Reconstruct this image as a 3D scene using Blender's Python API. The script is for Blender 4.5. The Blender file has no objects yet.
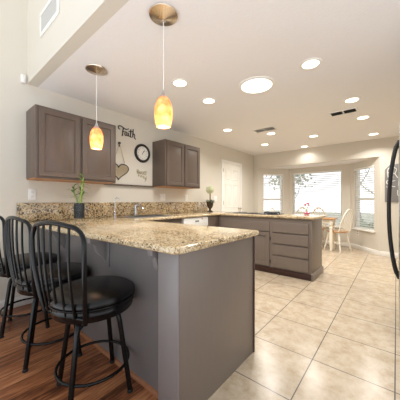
import bpy, bmesh, math, random
from mathutils import Vector, Matrix
random.seed(7)
S = bpy.context.scene
COL = S.collection
PI = math.pi

# ---------------------------------------------------------------- camera
cam_d = bpy.data.cameras.new('camera')
cam = bpy.data.objects.new('camera', cam_d); COL.objects.link(cam)
F_PX = 235.4
cam_d.sensor_fit = 'HORIZONTAL'; cam_d.sensor_width = 36.0
cam_d.lens = F_PX / 400.0 * 36.0
cam_d.shift_y = -(200 - 201) / 400.0
cam_d.clip_start = 0.02
cam.location = (0, 0, 1.14)
cam.rotation_euler = (PI / 2, 0, math.atan(196.5 / F_PX))
S.camera = cam

# ---------------------------------------------------------------- world and exposure
W = bpy.data.worlds.new('daylight'); S.world = W; W.use_nodes = True
bg = W.node_tree.nodes['Background']
bg.inputs[1].default_value = 1.0
_tc = W.node_tree.nodes.new('ShaderNodeTexCoord'); _sp = W.node_tree.nodes.new('ShaderNodeSeparateXYZ')
_mr = W.node_tree.nodes.new('ShaderNodeMapRange'); _mr.inputs[1].default_value = -1; _mr.inputs[2].default_value = 1
_cr = W.node_tree.nodes.new('ShaderNodeValToRGB')
W.node_tree.links.new(_tc.outputs['Generated'], _sp.inputs[0]); W.node_tree.links.new(_sp.outputs['Z'], _mr.inputs[0])
W.node_tree.links.new(_mr.outputs[0], _cr.inputs[0]); W.node_tree.links.new(_cr.outputs[0], bg.inputs[0])
_yr = W.node_tree.nodes.new('ShaderNodeMapRange')              # extra brightness towards the garden, added to lift the bay
_yr.inputs[1].default_value = 0; _yr.inputs[2].default_value = .8; _yr.inputs[3].default_value = 1.0; _yr.inputs[4].default_value = 1.35
W.node_tree.links.new(_sp.outputs['Y'], _yr.inputs[0]); W.node_tree.links.new(_yr.outputs[0], bg.inputs[1])
_e = _cr.color_ramp.elements
_e[0].position = .30; _e[0].color = (2.7, 2.8, 2.95, 1)          # bright lower half, added as fill to light the ceiling
_e[1].position = .50; _e[1].color = (1.4, 1.46, 1.53, 1)        # hazy horizon
_n = _e.new(.62); _n.color = (.85, .9, .96, 1)
_n = _e.new(1.0); _n.color = (.75, .8, .86, 1)
S.view_settings.view_transform = 'Standard'; S.view_settings.look = 'None'
S.view_settings.gamma = 1.0; S.view_settings.use_curve_mapping = False
S.view_settings.exposure = 0.12
S.cycles.max_bounces = 10; S.cycles.diffuse_bounces = 6; S.cycles.transparent_max_bounces = 16
S.cycles.caustics_reflective = False; S.cycles.caustics_refractive = False
DOWNLIGHT_W = 7.0; PENDANT_W = 2.0; TUBE_W = 16.0
WARM = (1.0, 0.97, 0.93)

# ---------------------------------------------------------------- materials
def lin(c):
    return tuple(((v / 255) / 12.92 if v / 255 <= .04045 else ((v / 255 + .055) / 1.055) ** 2.4) for v in c) + (1,)

def mat(name, rgb, rough=.5, metal=0.0, var=0.0, vscale=20.0, bump=0.0, bscale=150.0, spec=.5, stretch=None, coat=0.0):
    m = bpy.data.materials.new(name); m.use_nodes = True
    nt = m.node_tree; b = nt.nodes['Principled BSDF']
    b.inputs['Base Color'].default_value = lin(rgb); b.inputs['Roughness'].default_value = rough
    b.inputs['Metallic'].default_value = metal; b.inputs['Specular IOR Level'].default_value = spec
    b.inputs['Coat Weight'].default_value = coat
    geo = nt.nodes.new('ShaderNodeNewGeometry')
    vec = geo.outputs['Position']
    if stretch:
        mp = nt.nodes.new('ShaderNodeMapping'); mp.inputs['Scale'].default_value = stretch
        nt.links.new(vec, mp.inputs['Vector']); vec = mp.outputs['Vector']
    n = nt.nodes.new('ShaderNodeTexNoise'); n.inputs['Scale'].default_value = vscale
    n.inputs['Detail'].default_value = 5
    nt.links.new(vec, n.inputs['Vector'])
    mx = nt.nodes.new('ShaderNodeMix'); mx.data_type = 'RGBA'
    c = lin(rgb)
    mx.inputs[6].default_value = tuple(v * (1 - var) for v in c[:3]) + (1,)
    mx.inputs[7].default_value = tuple(min(1, v * (1 + var)) for v in c[:3]) + (1,)
    nt.links.new(n.outputs['Fac'], mx.inputs[0]); nt.links.new(mx.outputs[2], b.inputs['Base Color'])
    if bump:
        n2 = nt.nodes.new('ShaderNodeTexNoise'); n2.inputs['Scale'].default_value = bscale; n2.inputs['Detail'].default_value = 3
        nt.links.new(geo.outputs['Position'], n2.inputs['Vector'])
        bp = nt.nodes.new('ShaderNodeBump'); bp.inputs['Strength'].default_value = bump; bp.inputs['Distance'].default_value = .004
        nt.links.new(n2.outputs['Fac'], bp.inputs['Height']); nt.links.new(bp.outputs['Normal'], b.inputs['Normal'])
    return m

def emit(name, rgb, strength):
    m = bpy.data.materials.new(name); m.use_nodes = True; nt = m.node_tree
    nt.nodes.remove(nt.nodes['Principled BSDF'])
    e = nt.nodes.new('ShaderNodeEmission'); e.inputs[0].default_value = tuple(rgb) + (1,); e.inputs[1].default_value = strength
    nt.links.new(e.outputs[0], nt.nodes['Material Output'].inputs[0])
    return m

def granite(name, scale=75, light=1.0, shift=.25):
    m = bpy.data.materials.new(name); m.use_nodes = True; nt = m.node_tree; L = nt.links
    b = nt.nodes['Principled BSDF']; b.inputs['Roughness'].default_value = .09; b.inputs['Specular IOR Level'].default_value = .6
    geo = nt.nodes.new('ShaderNodeNewGeometry')
    nz = nt.nodes.new('ShaderNodeTexNoise'); nz.inputs['Scale'].default_value = 30; nz.inputs['Detail'].default_value = 2
    L.new(geo.outputs['Position'], nz.inputs['Vector'])
    mxv = nt.nodes.new('ShaderNodeVectorMath'); mxv.operation = 'MULTIPLY_ADD'
    L.new(nz.outputs['Color'], mxv.inputs[0]); mxv.inputs[1].default_value = (.03, .03, .03); L.new(geo.outputs['Position'], mxv.inputs[2])
    v = nt.nodes.new('ShaderNodeTexVoronoi'); v.inputs['Scale'].default_value = scale
    L.new(mxv.outputs[0], v.inputs['Vector'])
    sep = nt.nodes.new('ShaderNodeSeparateColor'); L.new(v.outputs['Color'], sep.inputs[0])
    big = nt.nodes.new('ShaderNodeTexNoise'); big.inputs['Scale'].default_value = 6; big.inputs['Detail'].default_value = 3
    L.new(geo.outputs['Position'], big.inputs['Vector'])
    ad = nt.nodes.new('ShaderNodeMath'); ad.operation = 'MULTIPLY_ADD'; ad.inputs[1].default_value = .75
    L.new(big.outputs['Fac'], ad.inputs[0]); L.new(sep.outputs[0], ad.inputs[2])
    sb = nt.nodes.new('ShaderNodeMath'); sb.operation = 'SUBTRACT'; sb.inputs[1].default_value = shift; L.new(ad.outputs[0], sb.inputs[0])
    r = nt.nodes.new('ShaderNodeValToRGB'); L.new(sb.outputs[0], r.inputs[0])
    stops = [(0, (58, 48, 40)), (.07, (104, 84, 62)), (.17, (158, 132, 98)), (.36, (192, 166, 124)), (.62, (214, 190, 148)), (.9, (230, 214, 182))]
    el = r.color_ramp.elements
    while len(el) < len(stops): el.new(.5)
    for e, (p, c) in zip(el, stops):
        e.position = p; e.color = tuple(x * light for x in lin(c)[:3]) + (1,)
    L.new(r.outputs[0], b.inputs['Base Color'])
    return m

def tile_floor():
    m = bpy.data.materials.new('travertine_tile'); m.use_nodes = True; nt = m.node_tree; L = nt.links
    b = nt.nodes['Principled BSDF']
    geo = nt.nodes.new('ShaderNodeNewGeometry')
    mp = nt.nodes.new('ShaderNodeMapping'); mp.inputs['Location'].default_value = (.007 + .4575 * 40, -1.82 + .4575 * 40, 0)
    L.new(geo.outputs['Position'], mp.inputs['Vector'])
    br = nt.nodes.new('ShaderNodeTexBrick'); br.offset = 0; br.squash = 1
    br.inputs['Scale'].default_value = 1; br.inputs['Brick Width'].default_value = .4575; br.inputs['Row Height'].default_value = .4575
    br.inputs['Mortar Size'].default_value = .0036; br.inputs['Mortar Smooth'].default_value = .2; br.inputs['Bias'].default_value = 0
    br.inputs['Color1'].default_value = (.62, .62, .62, 1); br.inputs['Color2'].default_value = (1, 1, 1, 1)
    L.new(mp.outputs[0], br.inputs['Vector'])
    n = nt.nodes.new('ShaderNodeTexNoise'); n.inputs['Scale'].default_value = 9; n.inputs['Detail'].default_value = 12; n.inputs['Roughness'].default_value = .78
    n.inputs['Distortion'].default_value = .15
    L.new(geo.outputs['Position'], n.inputs['Vector'])
    r = nt.nodes.new('ShaderNodeValToRGB'); L.new(n.outputs['Fac'], r.inputs[0])
    st = [(.30, (162, 140, 113)), (.44, (184, 166, 141)), (.55, (196, 180, 157)), (.72, (208, 195, 175))]
    el = r.color_ramp.elements
    while len(el) < len(st): el.new(.5)
    for e, (p, c) in zip(el, st): e.position = p; e.color = lin(c)
    # slight tone change from tile to tile
    ton = nt.nodes.new('ShaderNodeMix'); ton.data_type = 'RGBA'; ton.blend_type = 'MULTIPLY'; ton.inputs[0].default_value = .12
    L.new(r.outputs[0], ton.inputs[6]); L.new(br.outputs['Color'], ton.inputs[7])
    mx = nt.nodes.new('ShaderNodeMix'); mx.data_type = 'RGBA'; mx.inputs[7].default_value = lin((86, 82, 78))
    L.new(br.outputs['Fac'], mx.inputs[0]); L.new(ton.outputs[2], mx.inputs[6]); L.new(mx.outputs[2], b.inputs['Base Color'])
    rr = nt.nodes.new('ShaderNodeMapRange'); rr.inputs[3].default_value = .14; rr.inputs[4].default_value = .3
    L.new(n.outputs['Fac'], rr.inputs[0]); L.new(rr.outputs[0], b.inputs['Roughness'])
    bp = nt.nodes.new('ShaderNodeBump'); bp.inputs['Strength'].default_value = .4; bp.inputs['Distance'].default_value = .002; bp.invert = True
    L.new(br.outputs['Fac'], bp.inputs['Height']); L.new(bp.outputs['Normal'], b.inputs['Normal'])
    return m

def plank_floor():
    m = bpy.data.materials.new('walnut_plank_floor'); m.use_nodes = True; nt = m.node_tree; L = nt.links
    b = nt.nodes['Principled BSDF']; b.inputs['Roughness'].default_value = .32
    geo = nt.nodes.new('ShaderNodeNewGeometry')
    mp = nt.nodes.new('ShaderNodeMapping'); mp.inputs['Rotation'].default_value = (0, 0, PI / 2); mp.inputs['Location'].default_value = (20, 20.0, 0)
    L.new(geo.outputs['Position'], mp.inputs['Vector'])
    br = nt.nodes.new('ShaderNodeTexBrick'); br.offset = .37
    br.inputs['Scale'].default_value = 1; br.inputs['Brick Width'].default_value = 2.3; br.inputs['Row Height'].default_value = .128
    br.inputs['Mortar Size'].default_value = .0022; br.inputs['Mortar Smooth'].default_value = .1
    br.inputs['Color1'].default_value = (0, 0, 0, 1); br.inputs['Color2'].default_value = (1, 1, 1, 1); br.inputs['Mortar'].default_value = (.5, .5, .5, 1)
    L.new(mp.outputs[0], br.inputs['Vector'])
    m2 = nt.nodes.new('ShaderNodeMapping'); m2.inputs['Scale'].default_value = (22, 2.2, 1); L.new(geo.outputs['Position'], m2.inputs['Vector'])
    n = nt.nodes.new('ShaderNodeTexNoise'); n.inputs['Scale'].default_value = 2; n.inputs['Detail'].default_value = 8; n.inputs['Roughness'].default_value = .65; n.inputs['Distortion'].default_value = .8
    L.new(m2.outputs[0], n.inputs['Vector'])
    sp = nt.nodes.new('ShaderNodeSeparateColor'); L.new(br.outputs['Color'], sp.inputs[0])
    ma = nt.nodes.new('ShaderNodeMath'); ma.operation = 'MULTIPLY_ADD'; ma.inputs[1].default_value = .22
    L.new(sp.outputs[0], ma.inputs[0]); L.new(n.outputs['Fac'], ma.inputs[2])
    r = nt.nodes.new('ShaderNodeValToRGB'); L.new(ma.outputs[0], r.inputs[0])
    st = [(.36, (44, 24, 15)), (.50, (106, 62, 38)), (.66, (160, 100, 64)), (.84, (202, 142, 98))]
    el = r.color_ramp.elements
    while len(el) < len(st): el.new(.5)
    for e, (p, c) in zip(el, st): e.position = p; e.color = lin(c)
    mx = nt.nodes.new('ShaderNodeMix'); mx.data_type = 'RGBA'; mx.inputs[7].default_value = lin((30, 18, 12))
    L.new(br.outputs['Fac'], mx.inputs[0]); L.new(r.outputs[0], mx.inputs[6]); L.new(mx.outputs[2], b.inputs['Base Color'])
    bp = nt.nodes.new('ShaderNodeBump'); bp.inputs['Strength'].default_value = .25; bp.inputs['Distance'].default_value = .002
    L.new(n.outputs['Fac'], bp.inputs['Height']); L.new(bp.outputs['Normal'], b.inputs['Normal'])
    return m

def pane_glass(name='window_glass', tint=(1, 1, 1), refl=.06):
    m = bpy.data.materials.new(name); m.use_nodes = True; nt = m.node_tree
    nt.nodes.remove(nt.nodes['Principled BSDF'])
    t = nt.nodes.new('ShaderNodeBsdfTransparent'); t.inputs[0].default_value = tuple(tint) + (1,)
    g = nt.nodes.new('ShaderNodeBsdfGlossy'); g.inputs['Roughness'].default_value = .02
    x = nt.nodes.new('ShaderNodeMixShader'); x.inputs[0].default_value = refl
    nt.links.new(t.outputs[0], x.inputs[1]); nt.links.new(g.outputs[0], x.inputs[2])
    nt.links.new(x.outputs[0], nt.nodes['Material Output'].inputs[0])
    return m

def shade_glass():
    m = bpy.data.materials.new('amber_art_glass'); m.use_nodes = True; nt = m.node_tree; L = nt.links
    nt.nodes.remove(nt.nodes['Principled BSDF'])
    tc = nt.nodes.new('ShaderNodeTexCoord')
    n = nt.nodes.new('ShaderNodeTexNoise'); n.inputs['Scale'].default_value = 26; n.inputs['Detail'].default_value = 4
    L.new(tc.outputs['Object'], n.inputs['Vector'])
    r = nt.nodes.new('ShaderNodeValToRGB'); L.new(n.outputs['Fac'], r.inputs[0])
    r.color_ramp.elements[0].position = .3; r.color_ramp.elements[0].color = lin((224, 160, 110))
    r.color_ramp.elements[1].position = .7; r.color_ramp.elements[1].color = lin((248, 216, 174))
    t = nt.nodes.new('ShaderNodeBsdfTranslucent'); L.new(r.outputs[0], t.inputs[0])
    d = nt.nodes.new('ShaderNodeBsdfDiffuse'); L.new(r.outputs[0], d.inputs[0])
    x0 = nt.nodes.new('ShaderNodeMixShader'); x0.inputs[0].default_value = .45; L.new(t.outputs[0], x0.inputs[1]); L.new(d.outputs[0], x0.inputs[2])
    tr = nt.nodes.new('ShaderNodeBsdfTransparent'); L.new(r.outputs[0], tr.inputs[0])
    x1 = nt.nodes.new('ShaderNodeMixShader'); x1.inputs[0].default_value = .18; L.new(x0.outputs[0], x1.inputs[1]); L.new(tr.outputs[0], x1.inputs[2])
    g = nt.nodes.new('ShaderNodeBsdfGlossy'); g.inputs['Roughness'].default_value = .08
    x2 = nt.nodes.new('ShaderNodeMixShader'); x2.inputs[0].default_value = .06; L.new(x1.outputs[0], x2.inputs[1]); L.new(g.outputs[0], x2.inputs[2])
    L.new(x2.outputs[0], nt.nodes['Material Output'].inputs[0])
    return m

M = dict(
    wall=mat('cream_wall_paint', (212, 206, 193), .75, bump=.12, bscale=120, var=.02, vscale=3),
    ceil=mat('textured_ceiling_paint', (236, 234, 233), .85, bump=.5, bscale=70, var=.02, vscale=40),
    white=mat('white_trim_paint', (236, 234, 228), .4, var=.02),
    door=mat('white_door_paint', (232, 229, 220), .42, var=.02),
    taupe=mat('taupe_cabinet_paint', (97, 83, 73), .42, var=.07, vscale=6, stretch=(14, 14, 1)),
    taupe2=mat('grey_taupe_cabinet_paint', (122, 110, 100), .42, var=.05, vscale=6, stretch=(6, 6, 1)),
    bar=mat('grey_bar_front_paint', (117, 112, 111), .3, var=.06, vscale=5, stretch=(8, 8, 1)),
    post=mat('light_grey_post_paint', (134, 128, 126), .4, var=.04, vscale=10),
    dark=mat('dark_brown_wood', (58, 34, 28), .4, var=.2, vscale=20),
    shoe=mat('oak_shoe_moulding', (150, 96, 62), .45, var=.2, vscale=30),
    under=mat('raw_wood_underside', (176, 122, 74), .5, var=.12, vscale=30),
    black=mat('black_painted_metal', (11, 11, 11), .24, var=.1, bump=.05, spec=.3),
    vinyl=mat('black_vinyl', (11, 10, 10), .27, var=.1, bump=.08, bscale=220, spec=.35),
    steel=mat('brushed_stainless_steel', (196, 196, 198), .28, metal=1, var=.04, stretch=(1, 1, 40)),
    chrome=mat('chrome', (205, 205, 208), .12, metal=1),
    bronze=mat('brushed_bronze_metal', (214, 200, 182), .22, metal=1, var=.08),
    clock=mat('dark_clock_rim', (36, 30, 28), .4, var=.1),
    face=mat('ivory_clock_face', (226, 222, 212), .6, var=.02),
    ink=mat('black_lettering', (28, 26, 26), .5),
    gold=mat('tarnished_gold_lettering', (172, 160, 120), .5, metal=.1, var=.2, vscale=60),
    mirror=mat('mirror_glass', (242, 240, 234), .03, metal=1),
    rope=mat('jute_rope', (186, 160, 122), .9, var=.15, vscale=200),
    plastic=mat('white_plastic', (232, 231, 227), .35, var=.01),
    grey=mat('grey_slot_plastic', (120, 118, 114), .6),
    grille=mat('grey_grille_recess', (92, 90, 86), .7),
    lgrille=mat('pale_grille_metal', (190, 187, 180), .5),
    appl=mat('white_appliance_enamel', (232, 230, 224), .3, var=.01),
    red=mat('red_mark', (170, 40, 40), .4),
    cookglass=mat('black_cooktop_glass', (40, 42, 46), .1, var=.05),
    iron=mat('black_cast_iron', (28, 29, 34), .55, var=.1),
    leaf=mat('bamboo_leaf_green', (112, 146, 62), .5, var=.25, vscale=40),
    stem=mat('bamboo_stem_green', (150, 172, 92), .45, var=.2, vscale=40),
    navy=mat('dark_navy_vase_filling', (18, 19, 24), .5, var=.1, vscale=50),
    clear=pane_glass('clear_vessel_glass', (.97, .98, .98), .012),
    petal=mat('pale_green_petals', (204, 206, 172), .7, var=.15, vscale=70),
    ivy=mat('dark_ivy_green', (66, 84, 52), .6, var=.3, vscale=50),
    urn=mat('dark_bronze_urn', (66, 54, 42), .42, metal=.4, var=.3, vscale=30),
    twig=mat('brown_twig', (104, 78, 56), .7, var=.2),
    redpetal=mat('red_petals', (186, 48, 62), .6, var=.2, vscale=60),
    pinkglass=mat('pink_glass', (190, 96, 118), .15, var=.15),
    tabletop=mat('honey_wood_top', (190, 142, 92), .35, var=.15, vscale=10, stretch=(2, 14, 2)),
    chairwhite=mat('ivory_chair_paint', (236, 230, 214), .4, var=.02),
    chairtan=mat('tan_wood_bow', (222, 202, 168), .45, var=.1),
    sign=mat('grey_sign_board', (128, 126, 124), .6, var=.1, vscale=14, stretch=(1, 1, 6)),
    signwhite=mat('white_sign_lettering', (232, 230, 224), .6),
    slat=mat('white_blind_slat', (240, 239, 234), .5),
    bark=mat('grey_bark', (176, 172, 170), .9, var=.2, vscale=15),
    lawn=mat('pale_lawn', (206, 210, 192), .95, var=.2, vscale=3),
    shrub=mat('grey_green_shrub', (160, 172, 148), .9, var=.35, vscale=12),
    blossom=mat('pink_blossom', (222, 190, 180), .9, var=.3, vscale=12),
    siding=mat('pale_house_siding', (206, 204, 198), .8, var=.04),
    roofing=mat('grey_roof_shingle', (130, 126, 122), .9, var=.2, vscale=20),
    rubber=mat('black_rubber', (22, 22, 22), .8),
    paving=mat('pale_concrete', (204, 200, 192), .9, var=.08),
    granite=granite('gold_granite', 135, .93, .36), splash=granite('speckled_granite_backsplash', 82, .74, .50),
    tile=tile_floor(), plank=plank_floor(), pane=pane_glass(), shade=shade_glass(),
    lens=emit('downlight_lens_glow', (1.0, .90, .74), 5.0), tube=emit('skylight_diffuser_glow', (1.0, .98, .94), 4.0),
    bulb=emit('bulb_glow', (1.0, .84, .58), 14.0),
)

# ---------------------------------------------------------------- mesh helpers
OFF = {}
class MB:
    def __init__(self): self.bm = bmesh.new()
    def box(self, x0, x1, y0, y1, z0, z1, bev=0.0, seg=2, mtx=None):
        t = bmesh.new()
        vs = [t.verts.new((x, y, z)) for z in (z0, z1) for y in (y0, y1) for x in (x0, x1)]
        for f in ((0, 2, 3, 1), (4, 5, 7, 6), (0, 1, 5, 4), (2, 6, 7, 3), (0, 4, 6, 2), (1, 3, 7, 5)): t.faces.new([vs[i] for i in f])
        bmesh.ops.recalc_face_normals(t, faces=t.faces)
        if bev: bmesh.ops.bevel(t, geom=list(t.edges), offset=bev, segments=seg, affect='EDGES', profile=.5)
        return self._merge(t, mtx)
    def _merge(self, t, mtx=None):
        if mtx is not None: bmesh.ops.transform(t, matrix=mtx, verts=t.verts)
        me = bpy.data.meshes.new('tmp'); t.to_mesh(me); t.free(); self.bm.from_mesh(me); bpy.data.meshes.remove(me)
        return self
    def lathe(self, prof, c=(0, 0, 0), seg=32, mtx=None, caps=True):
        t = bmesh.new(); rings = []
        for r, z in prof:
            if r < 1e-5: rings.append([t.verts.new((c[0], c[1], c[2] + z))])
            else: rings.append([t.verts.new((c[0] + r * math.cos(2 * PI * k / seg), c[1] + r * math.sin(2 * PI * k / seg), c[2] + z)) for k in range(seg)])
        for a, b in zip(rings, rings[1:]):
            for k in range(seg):
                j = (k + 1) % seg
                if len(a) == 1 and len(b) == 1: continue
                if len(a) == 1: t.faces.new((a[0], b[k], b[j]))
                elif len(b) == 1: t.faces.new((a[k], a[j], b[0]))
                else: t.faces.new((a[k], a[j], b[j], b[k]))
        if caps:
            for rg in (rings[0], rings[-1]):
                if len(rg) > 2: t.faces.new(rg)
        bmesh.ops.recalc_face_normals(t, faces=t.faces)
        return self._merge(t, mtx)
    def tube(self, pts, r=.01, seg=10, closed=False, sq=1.0, mtx=None):
        """sweep a circle (or rounded bar when r is a pair) along points; r may be a list per point"""
        pts = [Vector(p) for p in pts]; n = len(pts); t = bmesh.new(); rings = []
        up = Vector((0, 0, 1)); prev = None
        for i, p in enumerate(pts):
            if closed: d = pts[(i + 1) % n] - pts[i - 1]
            else: d = pts[min(i + 1, n - 1)] - pts[max(i - 1, 0)]
            d.normalize()
            if prev is None:
                a = d.cross(up)
                if a.length < 1e-3: a = d.cross(Vector((0, 1, 0)))
            else: a = prev - d * prev.dot(d)
            a.normalize(); prev = a.copy(); b = d.cross(a)
            ri = r[i] if isinstance(r, (list, tuple)) else r
            ring = []
            for k in range(seg):
                th = 2 * PI * k / seg
                ca, sa = math.cos(th), math.sin(th)
                ca = math.copysign(abs(ca) ** sq, ca); sa = math.copysign(abs(sa) ** sq, sa)
                ring.append(t.verts.new(p + (a * ca + b * sa) * ri))
            rings.append(ring)
        for i in range(n if closed else n - 1):
            A, B = rings[i], rings[(i + 1) % n]
            for k in range(seg): t.faces.new((A[k], A[(k + 1) % seg], B[(k + 1) % seg], B[k]))
        if not closed: t.faces.new(rings[0]); t.faces.new(rings[-1])
        bmesh.ops.recalc_face_normals(t, faces=t.faces)
        return self._merge(t, mtx)
    def prism(self, poly, a0, a1, axis='z', bev=0.0, seg=2):
        """poly of 2D points extruded along axis: x -> (y,z), y -> (x,z), z -> (x,y)"""
        def P(u, v, w): return {'x': (w, u, v), 'y': (u, w, v), 'z': (u, v, w)}[axis]
        t = bmesh.new(); n = len(poly)
        lo = [t.verts.new(P(u, v, a0)) for u, v in poly]; hi = [t.verts.new(P(u, v, a1)) for u, v in poly]
        fl = t.faces.new(lo); fh = t.faces.new(hi)
        for k in range(n): t.faces.new((lo[k], lo[(k + 1) % n], hi[(k + 1) % n], hi[k]))
        bmesh.ops.recalc_face_normals(t, faces=t.faces)
        if bev:
            es = list(fl.edges) + list(fh.edges)
            bmesh.ops.bevel(t, geom=es, offset=bev, segments=seg, affect='EDGES', profile=.5)
        return self._merge(t)
    def panel(self, o, U, V, N, w, h, steps):
        """nested rectangles (inset, depth): a raised-panel door; first rectangle is closed at the back"""
        o, U, V, N = Vector(o), Vector(U), Vector(V), Vector(N); t = bmesh.new(); rings = []
        for ins, dep in steps:
            rings.append([t.verts.new(o + U * u + V * v + N * dep) for u, v in ((ins, ins), (w - ins, ins), (w - ins, h - ins), (ins, h - ins))])
        t.faces.new(rings[0]); t.faces.new(rings[-1])
        for a, b in zip(rings, rings[1:]):
            for k in range(4): t.faces.new((a[k], a[(k + 1) % 4], b[(k + 1) % 4], b[k]))
        bmesh.ops.recalc_face_normals(t, faces=t.faces)
        return self._merge(t)
    def sphere(self, c, r, sub=2, sc=(1, 1, 1)):
        t = bmesh.new(); bmesh.ops.create_icosphere(t, subdivisions=sub, radius=r)
        return self._merge(t, Matrix.Translation(c) @ Matrix.Diagonal((*sc, 1)))
    def build(self, name, material, parent=None, smooth=True, label=None):
        me = bpy.data.meshes.new(name)
        if parent is not None:
            off = OFF.get(parent.name, Vector((0, 0, 0)))
            bmesh.ops.translate(self.bm, verts=self.bm.verts, vec=-off)
        bmesh.ops.remove_doubles(self.bm, verts=self.bm.verts, dist=1e-6)
        self.bm.to_mesh(me); self.bm.free()
        me.materials.append(material)
        if smooth:
            me.polygons.foreach_set('use_smooth', [True] * len(me.polygons))
            try: me.set_sharp_from_angle(angle=math.radians(38))
            except Exception: pass
        o = bpy.data.objects.new(name, me); COL.objects.link(o)
        if parent is not None:
            o.parent = parent; OFF[o.name] = off
        if label: o['label'] = label
        return o

def tag(o, label=None, cat=None, group=None, kind=None):
    for k, v in (('label', label), ('category', cat), ('group', group), ('kind', kind)):
        if v: o[k] = v
    return o
def thing(name, label, cat, loc=(0, 0, 0), rz=0, group=None, kind=None):
    o = bpy.data.objects.new(name, None); COL.objects.link(o); o.empty_display_size = .1
    o.location = loc; o.rotation_euler = (0, 0, rz); OFF[o.name] = Vector(loc)
    return tag(o, label, cat, group, kind)
def kids(o): return [c for c in bpy.data.objects if c.parent == o]
def dup(root, loc, rz=0, label=None, group=None):
    r = root.copy(); COL.objects.link(r); r.location = loc; r.rotation_euler = (0, 0, rz)
    if label: r['label'] = label
    if group: r['group'] = group
    for ch in kids(root):
        c = ch.copy(); COL.objects.link(c); c.parent = r
        for g in kids(ch):
            d = g.copy(); COL.objects.link(d); d.parent = c
    return r
def struct(name, mb, m, smooth=False, parent=None):
    o = mb.build(name, m, parent, smooth)
    if parent is None: o['kind'] = 'structure'
    return o
def light(name, kind, loc, power, color=WARM, **kw):
    d = bpy.data.lights.new(name, kind); d.energy = power; d.color = color
    for k, v in kw.items(): setattr(d, k, v)
    o = bpy.data.objects.new(name, d); COL.objects.link(o); o.location = loc
    return o

# ================================================================ SETTING
XW = -3.14; YB = 6.15; YC = 6.88; H = 2.44; YH = .777; XR = .78; TOP = 4.1
BAYT = 2.065
struct('floor', MB().box(-3.24, 3.0, .895, 7.0, -.08, 0), M['tile'])
fw = MB().box(-3.24, 3.0, -.75, .895, -.08, 0); struct('floor_wood', fw, M['plank'])
struct('wall_left', MB().box(XW - .12, XW, -1.6, YB + .1, 0, TOP), M['wall'])
struct('ceiling', MB().box(XW, 3.0, YH + .1, YB + .1, H, H + .12), M['ceil'])
struct('wall_header', MB().box(XW, 3.0, YH, YH + .1, H, TOP), M['wall'])
struct('wall_right', MB().box(XR, XR + .12, 2.35, YB + .1, 0, H), M['wall'])
struct('ceiling_high', MB().box(XW - .12, 3.0, -.75, YH + .1, TOP, TOP + .1), M['ceil'])  # unseen high ceiling, put in to cut light from above on the header
# far wall round the bay
bx0, bx1 = -2.99, -.262
far = MB().box(XW, bx0, YB, YB + .12, 0, BAYT).box(bx1, XR, YB, YB + .12, 0, BAYT).box(XW, XR, YB, YB + .12, BAYT, H + .02)
struct('wall_far', far, M['wall'])
struct('ceiling_bay', MB().prism([(bx0 - .1, YB + .12), (bx1 + .1, YB + .12), (-.8, YC + .14), (-2.45, YC + .14)], BAYT, BAYT + .08), M['ceil'])

def wall_frame(A, B):
    A, B = Vector((*A, 0)), Vector((*B, 0)); U = (B - A).normalized(); L = (B - A).length
    Nn = Vector((-U.y, U.x, 0))          # outward (away from the room) for the order used here
    m = Matrix(((U.x, Nn.x, 0, A.x), (U.y, Nn.y, 0, A.y), (0, 0, 1, 0), (0, 0, 0, 1)))
    return m, L
def bay_wall(idx, side, A, B, s0, s1, z0, z1, double, blind_label):
    """A..B runs left to right seen from the room; local x along the wall, local y outward"""
    m, L = wall_frame(A, B); T = .14
    w = MB()
    w.box(0, s0, 0, T, 0, BAYT, mtx=m).box(s1, L, 0, T, 0, BAYT, mtx=m)
    w.box(s0, s1, 0, T, 0, z0, mtx=m).box(s0, s1, 0, T, z1, BAYT, mtx=m)
    struct('wall_bay_' + side, w, M['wall'])
    f = MB(); fr = .035
    f.box(s0, s0 + fr, .05, .11, z0, z1, .004, mtx=m).box(s1 - fr, s1, .05, .11, z0, z1, .004, mtx=m)
    f.box(s0, s1, .05, .11, z0, z0 + fr, .004, mtx=m).box(s0, s1, .05, .11, z1 - fr, z1, .004, mtx=m)
    win = struct('window_%d' % idx, f, M['white'], True)
    if double:
        struct('sash_rail', MB().box(s0 + fr, s1 - fr, .045, .1, 1.165, 1.205, .004, mtx=m), M['white'], True, win)
    struct('pane', MB().box(s0 + fr, s1 - fr, .078, .084, z0 + fr, z1 - fr, mtx=m), M['pane'], False, win)
    sl = MB().box(s0 - .04, s1 + .04, -.045, .05, z0 - .03, z0, .006, mtx=m)
    struct('sill', sl, M['white'], True, win)
    # raised blind: head rail, slats, cords
    c = m @ Vector(((s0 + s1) / 2, .02, z0))
    t = thing('window_blind', blind_label, 'blind', tuple(c))
    MB().box(s0 + .004, s1 - .004, -.012, .045, z1 - .045, z1 - .002, .004, mtx=m).build('head_rail', M['slat'], t)
    n = int((z1 - z0 - .09) / .048); sm = MB()
    for k in range(n):
        zz = z0 + .045 + k * .048
        rot = Matrix.Translation((0, .018, zz)) @ Matrix.Rotation(math.radians(-24), 4, 'X')
        sm.box(s0 + .008, s1 - .008, -.022, .022, -.0012, .0012, mtx=m @ rot)
    sm.build('slats', M['slat'], t, False)
    MB().box(s0 + .006, s1 - .006, -.004, .04, z0 + .004, z0 + .02, .003, mtx=m).build('bottom_rail', M['slat'], t)
    cm = MB(); frs = (.12, .88) if s1 - s0 < 1 else (.08, .5, .92)
    for fr_ in frs:
        xx = s0 + (s1 - s0) * fr_
        cm.tube([m @ Vector((xx, -.006, z0 + .02)), m @ Vector((xx, -.006, z1 - .04))], .0022, 6)
    cm.build('ladder_cord', M['slat'], t)
    return m, L
BL, BR = (-2.37, YC), (-.88, YC)
m_l, L_l = bay_wall(1, 'left', (bx0, YB), BL, .15, .75, .49, 1.91, True, 'narrow white slat blind in the left window of the bay')
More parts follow.
